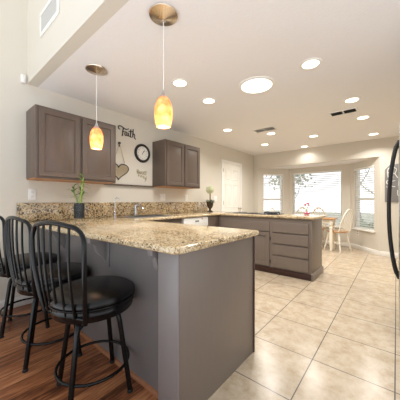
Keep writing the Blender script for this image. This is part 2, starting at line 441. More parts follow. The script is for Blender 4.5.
m_c, L_c = bay_wall(2, 'centre', BL, BR, .09, 1.31, .49, 1.93, False, 'wide white slat blind in the big middle window of the bay')
m_r, L_r = bay_wall(3, 'right', BR, (bx1, YB), .15, .79, .49, 1.91, True, 'narrow white slat blind in the right window of the bay')
# baseboards
def base(name, A, B):
    m, L = wall_frame(A, B)
    struct(name, MB().box(0, L, -.014, 0, 0, .1, .004, mtx=m), M['white'], True)
base('baseboard_far', (bx1, YB), (XR, YB)); base('baseboard_bay_right', BR, (bx1, YB)); base('baseboard_bay_centre', BL, BR); base('baseboard_bay_left', (bx0, YB), BL)
struct('baseboard_left', MB().box(XW, XW + .014, -1.6, .895, 0, .11, .004), M['white'], True)
struct('baseboard_left_far', MB().box(XW, XW + .014, 5.46, YB, 0, .1, .004), M['white'], True)

# door in the left wall
dy0, dy1, dz = 4.6, 5.38, 2.04
dm = MB().panel((XW, dy0, .01), (0, 1, 0), (0, 0, 1), (1, 0, 0), dy1 - dy0, dz - .01, [(0, -.02), (0, .012), (.002, .014), (.3, .014)])
door = struct('door_1', dm, M['door'], True)
tr = MB().box(XW, XW + .022, dy0 - .075, dy0 - .003, 0, dz + .075, .005).box(XW, XW + .022, dy1 + .003, dy1 + .075, 0, dz + .075, .005).box(XW, XW + .022, dy0 - .003, dy1 + .003, dz + .003, dz + .075, .005)
struct('door_frame', tr, M['white'], True, door)
for (pz0, pz1) in ((.2, .84), (.98, 1.55), (1.66, 1.92)):
    for (py0, py1) in ((dy0 + .1, dy0 + .35), (dy1 - .35, dy1 - .1)):
        struct('door_panel', MB().panel((XW + .0135, py0, pz0), (0, 1, 0), (0, 0, 1), (1, 0, 0), py1 - py0, pz1 - pz0,
               [(0, -.002), (0, .004), (.006, .009), (.016, .009), (.024, .001), (.036, .001), (.055, .007)]), M['door'], True, door)
kn = MB().lathe([(.03, 0), (.03, .006), (.012, .012), (.011, .035), (.026, .045), (.03, .06), (.02, .072), (0, .074)], seg=20,
                mtx=Matrix.Translation((XW + .014, dy1 - .07, .95)) @ Matrix.Rotation(PI / 2, 4, 'Y'))
struct('door_knob', kn, M['bronze'], True, door)
for hz in (.25, 1.05, 1.82):
    struct('hinge', MB().box(XW + .012, XW + .026, dy0 - .012, dy0 + .014, hz, hz + .09, .003), M['bronze'], True, door)

# ================================================================ KITCHEN BASE UNITS
X1 = -.83; PY0 = .823; PY1 = 1.638; BW = .90; CT = .915; CB = .875
# near peninsula
pen = thing('bar_peninsula', 'large grey bar peninsula the black stools are drawn up to', 'kitchen cabinet', ((XW + X1) / 2, 1.26, 0))
MB().box(XW + .005, X1 - .15, BW, PY1, 0, CB).build('bar_body', M['bar'], pen, False, 'grey painted bar front')
MB().box(X1 - .02, X1, PY0 + .012, PY1 - .02, 0, CB, .002).build('end_panel', M['taupe2'], pen, True, 'wide smooth taupe end panel')
MB().box(X1 - .15, X1 - .02, BW, PY1 - .02, 0, CB).build('end_core', M['taupe2'], pen, False)
MB().box(X1 - .15, X1, PY0, PY0 + .012, 0, CB, .003).box(X1 - .15, X1 - .02, PY0 + .01, BW + .01, 0, CB, .002).build('corner_post', M['post'], pen, True, 'lighter grey corner post')
MB().box(X1 - .025, X1 + .006, PY1 - .022, PY1, 0, CB, .002).build('edge_strip', M['dark'], pen, True)
sh = MB().prism([(BW, .0005), (BW - .016, .0005), (BW - .0145, .012), (BW - .007, .022), (BW, .025)], XW + .01, X1 - .15, 'x')
sh.build('shoe_moulding', M['shoe'], pen, True, 'orange-brown wooden shoe moulding')
# panel seams of the bar front
for sx in (-1.64,):
    MB().box(sx - .03, sx + .03, BW - .008, BW + .002, .66, CB, .002).build('bracket_plate', M['bar'], pen, True)
def corbel(x):
    d = .094 if x > -1.2 else .13
    pf = [(BW, CB), (BW - d, CB)]
    pf += [(BW - d * a, CB - b) for a, b in ((1, .02), (.95, .034), (.8, .042), (.68, .055), (.62, .08), (.56, .105), (.42, .125), (.2, .15), (0, .2))]
    return MB().prism(pf, x - .02, x + .02, 'x', .003)
for cx_ in (-2.45, -1.67, -1.03): corbel(cx_).build('corbel', M['post'], pen, True)

# left run under the sink
XF = -2.53
run = thing('sink_base_cabinet', 'dark taupe base cabinet under the sink along the left wall', 'kitchen cabinet', ((XW + XF) / 2, 2.1, 0))
MB().box(XW + .005, XF - .02, PY1 + .005, 2.615, .1, .70).box(XF - .045, XF - .02, PY1 + .005, 2.615, .70, CB).build('body', M['taupe'], run, False)
MB().box(XW + .005, XF - .08, PY1 + .005, 2.615, 0, .1).build('toe_kick', M['dark'], run, False)
STEP = [(0, 0), (0, .016), (.004, .02), (.05, .02), (.057, .008), (.069, .008), (.098, .019)]
FLAT = [(0, 0), (0, .012), (.003, .017), (.012, .02), (.02, .02)]
for y0 in (1.72, 2.17):
    d_ = MB().panel((XF - .02, y0, .13), (0, 1, 0), (0, 0, 1), (1, 0, 0), .43, .52, STEP).build('cabinet_door', M['taupe'], run, True)
MB().panel((XF - .02, 1.72, .68), (0, 1, 0), (0, 0, 1), (1, 0, 0), .88, .14, FLAT).build('false_front', M['taupe'], run, True)
# dishwasher
dw = thing('dishwasher', 'white dishwasher front under the counter left of the far peninsula', 'dishwasher', (-2.83, 2.94, 0))
MB().box(XW + .02, XF - .03, 2.63, 3.25, .1, .868).build('body', M['appl'], dw, False)
MB().box(XF - .03, XF, 2.635, 3.245, .13, .70, .006).build('door', M['appl'], dw, True)
cp = MB().box(XF - .03, XF + .006, 2.635, 3.245, .71, .866, .006).build('control_panel', M['appl'], dw, True)
MB().box(XF + .004, XF + .008, 2.9, 3.0, .795, .82, .002).build('latch_recess', M['grey'], cp, True)
MB().box(XF + .004, XF + .008, 3.07, 3.095, .83, .85, .002).build('badge', M['red'], cp, True, 'small red badge')
MB().box(XF - .1, XF - .09, 2.64, 3.24, .005, .1).build('toe_kick', M['rubber'], dw, False)
# corner filler unit
cor = thing('corner_cabinet', 'blind corner base cabinet between dishwasher and far peninsula', 'kitchen cabinet', (-2.83, 3.7, 0))
MB().box(XW + .005, XF - .01, 3.26, 4.17, .1, CB).build('body', M['taupe'], cor, False)
MB().box(XW + .005, XF - .08, 3.26, 4.17, 0, .1).build('toe_kick', M['dark'], cor, False)
MB().box(XF - .012, XF, 3.262, 3.58, .1, CB, .002).build('filler_panel', M['taupe'], cor, True)
# far peninsula
P2 = 3.59; XE = -.922; PB = 4.17
p2 = thing('drawer_peninsula', 'far taupe peninsula with four stacked drawers, beside the tiled walkway', 'kitchen cabinet', (-1.7, 3.88, 0))
MB().box(XF + .002, XE - .02, P2 + .0, PB, .085, CB).build('body', M['taupe2'], p2, False)
MB().box(XE - .02, XE, P2 - .006, PB, .085, CB, .003).build('end_panel', M['taupe2'], p2, True)
MB().box(XF + .002, XE - .1, P2 + .004, PB, 0, .085).build('plinth', M['dark'], p2, False, 'dark reddish-brown plinth')
bm_ = MB().box(XF + .002, XE - .004, P2 - .018, P2 + .01, 0, .085, .004).build('plinth_moulding', M['dark'], p2, True, 'dark reddish-brown wood moulding')
pf = [(XE - .006, 0), (XE + .022, 0), (XE + .022, .075), (XE + .012, .09), (XE, .1), (XE - .006, .1)]
MB().prism(pf, P2 - .022, PB + .006, 'y', .003).build('end_moulding', M['taupe2'], p2, True)
for z0, z1 in ((.655, .807), (.48, .636), (.305, .46), (.105, .285)):
    MB().panel((-.965, P2 - .001, z0), (-1, 0, 0), (0, 0, 1), (0, -1, 0), .53, z1 - z0, FLAT).build('drawer', M['taupe2'], p2, True)
cd = MB().panel((-1.55, P2 - .001, .105), (-1, 0, 0), (0, 0, 1), (0, -1, 0), .47, .535, STEP).build('cabinet_door', M['taupe2'], p2, True)
MB().tube([(-1.62, P2 - .028, .57), (-1.64, P2 - .034, .575), (-1.77, P2 - .034, .605), (-1.79, P2 - .028, .61)], .004, 8).build('dark_bar', M['ink'], cd, True, 'thin dark slanted bar')  # thin dark slanted line, built as a raised bar on the door
for hz in (.16, .52):
    MB().box(-1.546, -1.534, P2 - .012, P2, hz, hz + .05, .002).build('hinge', M['ink'], cd, True)
MB().panel((-2.04, P2 - .001, .105), (-1, 0, 0), (0, 0, 1), (0, -1, 0), .45, .535, STEP).build('cabinet_door', M['taupe2'], p2, True)
MB().panel((-1.55, P2 - .001, .655), (-1, 0, 0), (0, 0, 1), (0, -1, 0), .94, .152, FLAT).build('false_front', M['taupe2'], p2, True)

# worktop: one continuous U of granite
def rounded(poly, rad, seg=6):
    out = []; n = len(poly)
    for i, p in enumerate(poly):
        r = rad.get(i, 0)
        if not r: out.append(p); continue
        p = Vector(p); a = (Vector(poly[i - 1]) - p).normalized(); b = (Vector(poly[(i + 1) % n]) - p).normalized()
        s, e = p + a * r, p + b * r
        for k in range(seg + 1):
            t = k / seg; out.append(tuple((1 - t) ** 2 * s + 2 * t * (1 - t) * p + t * t * e))
    return out
XL = XW + .002
poly = [(XL, .745), (-1.9, .748), (-.805, .79), (-.805, 1.685), (-2.50, 1.685), (-2.50, 3.555), (-.875, 3.555), (-.855, 4.25), (XL, 4.25)]
poly = rounded(poly, {2: .06, 3: .03, 6: .03, 7: .04})
wt = MB().prism(poly, CB + .001, CT, 'z', .014, 4).build('worktop', M['granite'], None, True)
cut = MB().box(-2.95, -2.60, 1.80, 2.46, CB - .1, CT + .1).build('cutter', M['granite'], None, False)
md = wt.modifiers.new('cut', 'BOOLEAN'); md.object = cut; md.operation = 'DIFFERENCE'; md.solver = 'EXACT'
bpy.context.view_layer.update()
dg = bpy.context.evaluated_depsgraph_get()
nm = bpy.data.meshes.new_from_object(wt.evaluated_get(dg)); wt.modifiers.clear(); old = wt.data; wt.data = nm; nm.name = 'worktop'
bpy.data.meshes.remove(old); bpy.data.objects.remove(cut)
tag(wt, 'polished gold speckled granite worktop running round the kitchen in a U', 'worktop')
bs = MB().box(XL, XL + .02, .68, 4.0, CT + .001, 1.12, .003).build('backsplash', M['splash'], None, True)
tag(bs, 'low speckled granite backsplash strip along the left wall', 'backsplash')

# sink and taps
sk = thing('sink', 'sunken stainless steel sink in the granite worktop by the left wall', 'sink', (-2.775, 2.13, .72))
b_ = MB().box(-2.944, -2.606, 1.806, 2.454, .72, .735).box(-2.944, -2.94, 1.806, 2.454, .735, CT).box(-2.61, -2.606, 1.806, 2.454, .735, CT).box(-2.94, -2.61, 1.806, 1.81, .735, CT).box(-2.94, -2.61, 2.45, 2.454, .735, CT)
b_.build('basin', M['steel'], sk, False)
rm = MB().box(-2.965, -2.94, 1.785, 2.475, CT + .0005, CT + .008, .003).box(-2.61, -2.585, 1.785, 2.475, CT + .0005, CT + .008, .003).box(-2.94, -2.61, 1.785, 1.81, CT + .0005, CT + .008, .003).box(-2.94, -2.61, 2.45, 2.475, CT + .0005, CT + .008, .003)
rm.build('rim', M['steel'], sk, True)
MB().lathe([(.035, 0), (.04, .003), (.02, .004), (0, .002)], (-2.775, 2.13, .7355), 20).build('drain', M['chrome'], sk, True)
def arc(c, r, a0, a1, n, ax='xz'):
    o = []
    for k in range(n + 1):
        a = a0 + (a1 - a0) * k / n
        o.append((c[0] + r * math.cos(a), c[1], c[2] + r * math.sin(a)))
    return o
ft = thing('filter_tap', 'slender chrome hooked water tap left of the sink', 'tap', (-3.03, 1.77, CT))
MB().lathe([(.02, 0), (.02, .01), (.011, .02), (.011, .06), (.007, .07)], (-3.03, 1.77, CT + .0005), 16).build('base', M['chrome'], ft, True)
MB().tube([(-3.03, 1.77, CT + .05), (-3.03, 1.77, CT + .245)] + [(-3.03 + .5 * (x + 3.0), 1.77 + .87 * (x + 3.0), z) for x, _, z in arc((-2.972, 0, CT + .245), .028, PI, 0, 10)] + [(-3.002, 1.8187, CT + .225)], .006, 10).build('spout', M['chrome'], ft, True)
MB().tube([(-3.03, 1.77, CT + .06), (-3.01, 1.735, CT + .075)], .004, 8).build('lever', M['ink'], ft, True)
kf = thing('kitchen_faucet', 'stout chrome faucet standing behind the sink', 'faucet', (-3.03, 2.11, CT))
MB().lathe([(.032, 0), (.032, .012), (.024, .02), (.023, .11), (.026, .14), (.02, .16), (0, .168)], (-3.03, 2.11, CT + .0005), 20).build('body', M['chrome'], kf, True)
MB().tube([(-3.03, 2.11, CT + .11), (-2.985, 2.115, CT + .15), (-2.94, 2.12, CT + .155), (-2.90, 2.125, CT + .135), (-2.885, 2.127, CT + .105)], [.016, .015, .015, .017, .018], 12).build('spout', M['chrome'], kf, True)
MB().tube([(-3.03, 2.11, CT + .165), (-3.02, 2.13, CT + .18), (-2.99, 2.17, CT + .185)], .006, 8).build('lever', M['chrome'], kf, True)

# wall cabinets
def wall_cab(label, y0, y1):
    xf = -2.82; z0, z1 = 1.372, 2.128
    t = thing('wall_cabinet', label, 'wall cabinet', (XW, (y0 + y1) / 2, z0), group=None)
    MB().box(XW + .001, xf - .02, y0, y1, z0 + .012, z1, .002).build('body', M['taupe'], t, True)
    MB().box(XW + .001, xf - .006, y0 + .004, y1 - .004, z0, z0 + .012).build('underside', M['under'], t, False, 'raw orange-brown wood underside')
    fr = MB().box(xf - .02, xf - .002, y0, y0 + .04, z0 + .004, z1, .002).box(xf - .02, xf - .002, y1 - .04, y1, z0 + .004, z1, .002)
    fr.box(xf - .02, xf - .002, y0 + .04, y1 - .04, z0 + .004, z0 + .045).box(xf - .02, xf - .002, y0 + .04, y1 - .04, z1 - .045, z1).box(xf - .02, xf - .002, (y0 + y1) / 2 - .03, (y0 + y1) / 2 + .03, z0 + .045, z1 - .045)
    fr.build('face_frame', M['taupe'], t, True)
    w = (y1 - y0) / 2 - .042
    for a in (y0 + .028, (y0 + y1) / 2 + .014):
        MB().panel((xf - .002, a, z0 + .025), (0, 1, 0), (0, 0, 1), (1, 0, 0), w, z1 - z0 - .05, STEP).build('cabinet_door', M['taupe'], t, True)
wall_cab('taupe two-door wall cabinet above the bamboo vase', .765, 1.66)
wall_cab('taupe two-door wall cabinet right of the round clock', 2.515, 3.38)
for y0, y1, lb in ((1.663, 2.07, 'thin taupe wall ledge under the heart mirror'), (2.085, 2.512, 'thin taupe wall ledge below the clock, joining the right wall cabinet')):
    tag(MB().box(XW + .001, XW + .05, y0, y1, 1.366, 1.388, .003).build('wall_ledge', M['taupe'], None, True), lb, 'ledge')

# ================================================================ BAR STOOLS
def stool():
    t = thing('bar_stool', 'x', 'bar stool', (0, 0, 0))
    LG = math.radians(-12)
    for k in range(4):
        a = math.radians(45 + 90 * k) + LG
        u = Vector((math.cos(a), math.sin(a), 0))
        pts = [u * .02 + Vector((0, 0, .478)), u * .10 + Vector((0, 0, .478)), u * .135 + Vector((0, 0, .474)), u * .155 + Vector((0, 0, .455)), u * .164 + Vector((0, 0, .42))]
        for q in range(1, 7): pts.append(u * (.164 + (.228 - .164) * q / 6) + Vector((0, 0, .42 - .40 * q / 6)))
        lg = MB().tube(pts, .0125, 16, sq=.55).build('leg', M['black'], t, True)
        MB().lathe([(.014, 0), (.0165, .003), (.0165, .014), (.012, .022)], tuple(u * .229), 16).build('foot_cap', M['rubber'], lg, True)
    rp = [(.2 * math.cos(2 * PI * k / 40), .2 * math.sin(2 * PI * k / 40), .168) for k in range(40)]
    MB().tube(rp, .0085, 10, closed=True).build('footrest_ring', M['black'], t, True)
    MB().lathe([(.09, .484), (.12, .486), (.12, .498), (.09, .5)], seg=32).build('swivel_plate', M['black'], t, True)
    MB().lathe([(.0, .5), (.2, .5), (.222, .503), (.228, .512), (.229, .534), (.2315, .539), (.229, .544), (.229, .562), (.21, .57), (0, .57)], seg=48).build('seat_skirt', M['black'], t, True, 'black painted seat band')
    MB().lathe([(.0, .568), (.21, .568), (.228, .572), (.238, .582), (.239, .597), (.231, .612), (.2, .624), (.15, .632), (.08, .636), (0, .637)], seg=56).build('seat_cushion', M['vinyl'], t, True, 'black vinyl cushion')
    pr = [(.234 * math.cos(2 * PI * k / 56), .234 * math.sin(2 * PI * k / 56), .571) for k in range(56)]
    MB().tube(pr, .0045, 8, closed=True).build('piping', M['vinyl'], t, True)
    SW = math.radians(13)     # seat turned on its swivel
    def back_y(z):            # lean and slight S of the backrest
        s = (z - .52) / .53
        return -.212 - .045 * s - .018 * math.sin(PI * s)
    rot = Matrix.Rotation(SW, 4, 'Z')
    hw = .172; pts = []
    prof = []                 # half outline: x, z
    for k in range(9): s = k / 8; prof.append((hw + .046 * math.sin(PI * .5 * s), .515 + (.93 - .515) * s))
    for k in range(1, 9):
        a = PI / 2 * k / 8; prof.append((.218 - .092 * (1 - math.cos(a)), .93 + .085 * math.sin(a)))
    prof.append((.07, 1.0255)); prof.append((0, 1.029))
    full = prof + [(-x, z) for x, z in prof[-2::-1]]
    def curve(x): return .03 * (1 - min(1, (x / .2) ** 2))   # back bows rearwards in plan
    hp = [rot @ Vector((x, back_y(z) - (curve(x) if z > .6 else curve(x) * .8) + .026, z)) for x, z in full]
    MB().tube(hp, .0112, 14, sq=.7).build('back_hoop', M['black'], t, True)
    for j, x0 in enumerate((-.13, -.066, 0, .066, .13)):
        zt = 1.026 if abs(x0) < .1 else 1.014
        sp = []
        for k in range(11):
            s = k / 10; z = .535 + (zt - .535) * s
            sp.append(rot @ Vector((x0 * (1 - .12 * (1 - s)), back_y(z) - curve(x0) + .026, z)))
        MB().tube(sp, .0068, 10).build('spindle', M['black'], t, True)
    bars = [rot @ Vector((x, -.21 - .9 * curve(x) + .03, .537)) for x in [-.172 + .344 * k / 10 for k in range(11)]]
    MB().tube(bars, .009, 10).build('back_base_rail', M['black'], t, True)
    return t
st = stool()
st['label'] = 'black metal swivel bar stool nearest the camera, in front of the bar'; st['group'] = 'black bar stools'
st.location = (-1.415, .688, 0)
dup(st, (-2.0, .667, 0), math.radians(-8), 'middle one of the three black bar stools, behind the nearest one')
dup(st, (-2.62, .655, 0), math.radians(-9), 'black bar stool farthest from the camera, next to the left wall')

# ================================================================ CEILING FITTINGS
def pendant(loc, label):
    t = thing('pendant_lamp', label, 'pendant lamp', loc, group='amber glass pendant lamps')
    x, y, z = loc
    MB().lathe([(0, 0), (.098, 0), (.101, -.004), (.098, -.012), (.086, -.016), (.06, -.021), (.02, -.034), (.008, -.04), (.007, -.055), (0, -.055)], loc, 48).build('canopy', M['bronze'], t, True)
    MB().tube([(x, y, z - .05), (x, y, 1.90)], .0028, 8).build('cord', M['plastic'], t, True, 'pale thin cord')
    MB().lathe([(0, 1.915 - z), (.007, 1.912 - z), (.01, 1.895 - z), (.024, 1.868 - z), (.03, 1.858 - z), (.024, 1.852 - z)], loc, 24).build('socket_cap', M['steel'], t, True)
    pr = [(.027, 1.860), (.04, 1.848), (.052, 1.82), (.0605, 1.79), (.0635, 1.755), (.061, 1.715), (.055, 1.68), (.0485, 1.655)]
    inn = [(r - .003, zz) for r, zz in pr[::-1]]
    MB().lathe([(r, zz - z) for r, zz in pr + inn], loc, 40, caps=False).build('lamp_shade', M['shade'], t, True, 'mottled amber glass shade')
    MB().lathe([(0, 1.84 - z), (.012, 1.838 - z), (.014, 1.80 - z), (.028, 1.765 - z), (.03, 1.745 - z), (.022, 1.722 - z), (0, 1.713 - z)], loc, 24).build('bulb', M['bulb'], t, True)
    light('pendant_glow', 'POINT', (x, y, 1.685), PENDANT_W, (1, .78, .5), shadow_soft_size=.02)
pendant((-2.275, 1.13, H), 'amber glass pendant lamp hanging in front of the left wall cabinet')
pendant((-1.245, 1.095, H), 'amber glass pendant lamp nearer the camera, above the bar corner')

def downlight(x, y, label, gain=1.0):
    t = thing('downlight', label, 'ceiling light', (x, y, H), group='round recessed ceiling lights')
    MB().lathe([(.072, -.001), (.074, -.006), (.088, -.007), (.097, -.004), (.099, 0)], (x, y, H), 36, caps=False).build('trim_ring', M['white'], t, True)
    MB().lathe([(0, -.003), (.073, -.003), (.073, -.001), (0, -.001)], (x, y, H), 36, caps=False).build('lens', M['lens'], t, True)
    o = light('downlight_beam', 'AREA', (x, y, H - .012), DOWNLIGHT_W * gain, WARM, shape='DISK', size=.13, spread=math.radians(140))
for (x, y), lb in zip([(-1.83, 1.85), (-1.87, 2.42), (-.626, 2.387), (-2.376, 3.632), (-.44, 3.58), (-.40, 4.44), (-1.274, 5.069), (-.343, 5.664), (-1.685, 5.908), (-1.856, 4.357), (-2.323, 5.116)],
    ['recessed ceiling light just right of the nearer pendant', 'recessed ceiling light above the round clock', 'largest bright recessed ceiling light, right of the skylight tube',
     'recessed ceiling light left of the pale ceiling vent', 'recessed ceiling light behind the dark ceiling vent', 'recessed ceiling light just beyond the dark vent, to its right',
     'recessed ceiling light in the middle of the far ceiling', 'rightmost far recessed ceiling light above the right bay window', 'recessed ceiling light close to the far wall over the bay',
     'recessed ceiling light beside the far edge of the pale vent', 'recessed ceiling light nearest the far left corner']): downlight(x, y, lb, .4 if y > 5.8 else 1.6 if y > 4.2 else 1.0)
t = thing('skylight_tube', 'large round white daylight tube lens in the ceiling', 'skylight', (-1.21, 2.442, H))
MB().lathe([(.165, -.002), (.168, -.01), (.185, -.012), (.2, -.006), (.203, 0)], (-1.21, 2.442, H), 48, caps=False).build('trim_ring', M['white'], t, True)
MB().lathe([(0, -.012), (.1, -.01), (.167, -.005), (.167, -.001), (0, -.001)], (-1.21, 2.442, H), 48, caps=False).build('lens', M['tube'], t, True)
light('skylight_beam', 'AREA', (-1.21, 2.442, H - .02), TUBE_W, (1, .97, .92), shape='DISK', size=.32)

def ceiling_vent(x0, x1, y0, y1, label, slatm, back, n):
    t = thing('ceiling_vent', label, 'vent', ((x0 + x1) / 2, (y0 + y1) / 2, H))
    b = .022
    MB().box(x0 + b, x1 - b, y0 + b, y1 - b, H - .004, H - .001).build('recess', back, t, False)
    f = MB().box(x0, x1, y0, y0 + b, H - .01, H - .0005, .003).box(x0, x1, y1 - b, y1, H - .01, H - .0005, .003).box(x0, x0 + b, y0 + b, y1 - b, H - .01, H - .0005, .003).box(x1 - b, x1, y0 + b, y1 - b, H - .01, H - .0005, .003)
    f.box((x0 + x1) / 2 - .01, (x0 + x1) / 2 + .01, y0 + b, y1 - b, H - .009, H - .003)
    f.build('frame', M['white'], t, True)
    s = MB()
    for k in range(n):
        yy = y0 + b + (y1 - y0 - 2 * b) * (k + .5) / n
        s.box(x0 + b, x1 - b, -.006, .006, -.0008, .0008, mtx=Matrix.Translation((0, yy, H - .007)) @ Matrix.Rotation(.5, 4, 'X'))
    s.build('slats', slatm, t, False)
ceiling_vent(-2.04, -1.64, 3.94, 4.14, 'pale rectangular ceiling vent above the far peninsula', M['lgrille'], M['lgrille'], 7)
ceiling_vent(-.775, -.42, 3.885, 4.075, 'white framed ceiling vent with dark slots near the fridge', M['grille'], M['rubber'], 6)

# return air grille on the header face
t = thing('wall_vent', 'white framed return air grille on the tall wall above the bar', 'vent', (-2.43, YH, 2.83))
gx0, gx1, gz0, gz1 = -2.69, -2.215, 2.745, 2.975
f = MB().box(gx0, gx1, YH - .012, YH - .0005, gz0, gz0 + .035, .003).box(gx0, gx1, YH - .012, YH - .0005, gz1 - .035, gz1, .003).box(gx0, gx0 + .035, YH - .012, YH - .0005, gz0 + .035, gz1 - .035, .003).box(gx1 - .035, gx1, YH - .012, YH - .0005, gz0 + .035, gz1 - .035, .003)
f.build('frame', M['white'], t, True)
MB().box(gx0 + .03, gx1 - .03, YH - .003, YH - .001, gz0 + .03, gz1 - .03).build('recess', M['grille'], t, False)
s = MB(); n = 24
for k in range(n):
    xx = gx0 + .035 + (gx1 - gx0 - .07) * (k + .5) / n
    s.box(-.0055, .0055, -.001, .001, gz0 + .035, gz1 - .035, mtx=Matrix.Translation((xx, YH - .006, 0)) @ Matrix.Rotation(.7, 4, 'Z'))
s.build('louvres', M['lgrille'], t, False)
t = thing('wall_sensor', 'small white sensor box high on the left wall at the corner', 'sensor', (XW, .735, 2.42))
MB().box(XW + .001, XW + .035, .712, .757, 2.425, 2.515, .008, 3).build('housing', M['plastic'], t, True)
MB().box(XW + .03, XW + .039, .722, .747, 2.435, 2.47, .004).build('sensor_lens', M['plastic'], t, True)

# ================================================================ WALL PIECES (left wall)
def wy(y, z, d=0.0): return (XW + .004 + d, y, z)
def stroke(mb, pts, r): mb.tube([wy(y, z, r) for y, z in pts], r, 6)
def sm(pts, n=6):   # Catmull-Rom through points
    o = []
    P = [pts[0]] + pts + [pts[-1]]
    for i in range(1, len(P) - 2):
        for k in range(n):
            t = k / n
            o.append(tuple(.5 * (2 * P[i][a] + (P[i + 1][a] - P[i - 1][a]) * t + (2 * P[i - 1][a] - 5 * P[i][a] + 4 * P[i + 1][a] - P[i + 2][a]) * t * t + (-P[i - 1][a] + 3 * P[i][a] - 3 * P[i + 1][a] + P[i + 2][a]) * t ** 3) for a in (0, 1)))
    o.append(pts[-1]); return o
# script word: Faith
w = MB(); oy, oz, k = 1.885, 2.10, .30
def fl(pts, r=.0058): stroke(w, sm([(oy + a * k, oz + b * k) for a, b in pts]), r)
fl([(.08, .33), (.0, .36), (.0, .47), (.12, .50), (.28, .44), (.42, .40), (.56, .46)], .007)         # cross stroke of F with a loop
fl([(.26, .44), (.24, .3), (.22, .15), (.2, .02)], .008); fl([(.2, .24), (.33, .27)], .006)      # stem, bar
fl([(.46, .26), (.39, .27), (.35, .18), (.38, .09), (.45, .13), (.47, .26), (.47, .14), (.52, .09)], .007)   # a
fl([(.57, .25), (.56, .13), (.62, .08)], .007); fl([(.575, .33), (.58, .345)], .008)                # i
fl([(.7, .46), (.68, .28), (.67, .1), (.73, .06)], .0075); fl([(.6, .34), (.8, .37)], .006)           # t
fl([(.84, .5), (.82, .3), (.80, .08)], .0075); fl([(.81, .2), (.88, .27), (.93, .2), (.92, .06), (.99, .02)], .007)  # h
tag(w.build('word_sign', M['ink'], None, True), 'black script word Faith on the wall above the clock', 'word sign')
# clock
cy_, cz_ = 2.308, 1.905; R = .148
t = thing('wall_clock', 'round wall clock with thick black rim and pale face', 'clock', (XW, cy_, cz_))
rotx = Matrix.Translation((XW + .002, cy_, cz_)) @ Matrix.Rotation(PI / 2, 4, 'Y')
MB().lathe([(R - .04, 0), (R, 0), (R, .018), (R - .01, .032), (R - .022, .036), (R - .034, .028), (R - .04, .016)], seg=48, mtx=rotx, caps=False).build('rim', M['clock'], t, True)
MB().lathe([(0, .002), (R - .038, .002), (R - .038, .014), (0, .014)], seg=48, mtx=rotx, caps=False).build('clock_face', M['face'], t, True)
def text_mesh(mb, body, size, mtx):
    cu = bpy.data.curves.new('txt', 'FONT'); cu.body = body; cu.size = size; cu.align_x = 'CENTER'; cu.align_y = 'CENTER'; cu.extrude = .0008
    o = bpy.data.objects.new('txt', cu); COL.objects.link(o); bpy.context.view_layer.update()
    me = bpy.data.meshes.new_from_object(o.evaluated_get(bpy.context.evaluated_depsgraph_get()))
    me.transform(mtx); mb.bm.from_mesh(me); bpy.data.meshes.remove(me); bpy.data.objects.remove(o); bpy.data.curves.remove(cu)
LW = Matrix(((0, 0, 1, 0), (1, 0, 0, 0), (0, 1, 0, 0), (0, 0, 0, 1)))      # text x -> +Y, y -> +Z, normal -> +X
for hnum in range(1, 13):
    a = PI / 2 - hnum * PI / 6
    nmb = MB(); text_mesh(nmb, str(hnum), .03, Matrix.Translation((XW + .0172, cy_ +   .086 * math.cos(a), cz_ + .086 * math.sin(a))) @ LW)
    nmb.build('numeral', M['grey'], t, False)
for ang, ln, wd in ((math.radians(58), .048, .005), (math.radians(50), .07, .0035)):
    d = Vector((0, math.cos(ang), math.sin(ang))); c0 = Vector((XW + .0195, cy_, cz_))
    MB().tube([c0 - d * .022, c0 + d * ln], wd * .7, 6).build('clock_hand', M['ink'], t, True)
# gold script sign
w = MB(); oy, oz, k = 2.2, 1.49, .2
def gl(pts, r=.0038): stroke(w, sm([(oy + a * k, oz + b * k) for a, b in pts]), r)
gl([(.06, .44), (.05, .72), (.16, .72), (.18, .6), (.08, .58), (.22, .5), (.18, .42), (.06, .44)])
gl([(.3, .64), (.29, .46), (.38, .42), (.42, .62), (.41, .42)]); gl([(.52, .62), (.51, .45), (.6, .4), (.66, .6), (.64, .4)])
gl([(.74, .42), (.74, .62), (.84, .64), (.9, .5), (.84, .38), (.76, .42)]); gl([(.92, .7), (.9, .4)])
gl([(.14, .24), (.2, .34), (.26, .26)]); gl([(.2, .34), (.16, .18)]); gl([(.36, .18), (.44, .3), (.5, .22)]); gl([(.44, .3), (.4, .12)])
gl([(.58, .1), (.62, .26), (.7, .2), (.64, .06)]); gl([(.78, .16), (.84, .0), (.9, .1), (.94, .22), (.88, -.1), (.78, -.14)])
tag(w.build('script_sign', M['gold'], None, True), 'small tarnished gold script lettering on the wall below the clock', 'word sign')
# heart mirror on a rope
hc = (1.885, 1.452)
def heart(s):
    o = []
    for q in range(40):
        a = 2 * PI * q / 40
        x = math.sin(a) ** 3; z = (13 * math.cos(a) - 5 * math.cos(2 * a) - 2 * math.cos(3 * a) - math.cos(4 * a)) / 17
        o.append((x * .168 * s, z * .138 * s))
    return o
t = thing('heart_mirror', 'black framed heart mirror hanging on a rope beside the left wall cabinet', 'mirror', (XW, 1.885, 1.45))
zc = 1.452 + .138
MB().prism([(hc[0] + a, zc + b) for a, b in heart(.97)], XW + .004, XW + .012, 'x').build('mirror_glass', M['mirror'], t, False)
MB().tube([(XW + .011, hc[0] + a, zc + b) for a, b in heart(1.0)], .0075, 8, closed=True).build('frame', M['ink'], t, True)
MB().tube([(XW + .012, 1.80, 1.70), (XW + .013, 1.9, 1.985), (XW + .012, 1.985, 1.705)], .0035, 6).build('rope', M['rope'], t, True)
t = thing('wall_hook', 'small black hook on the wall holding the heart mirror rope', 'hook', (XW, 1.9, 1.985))
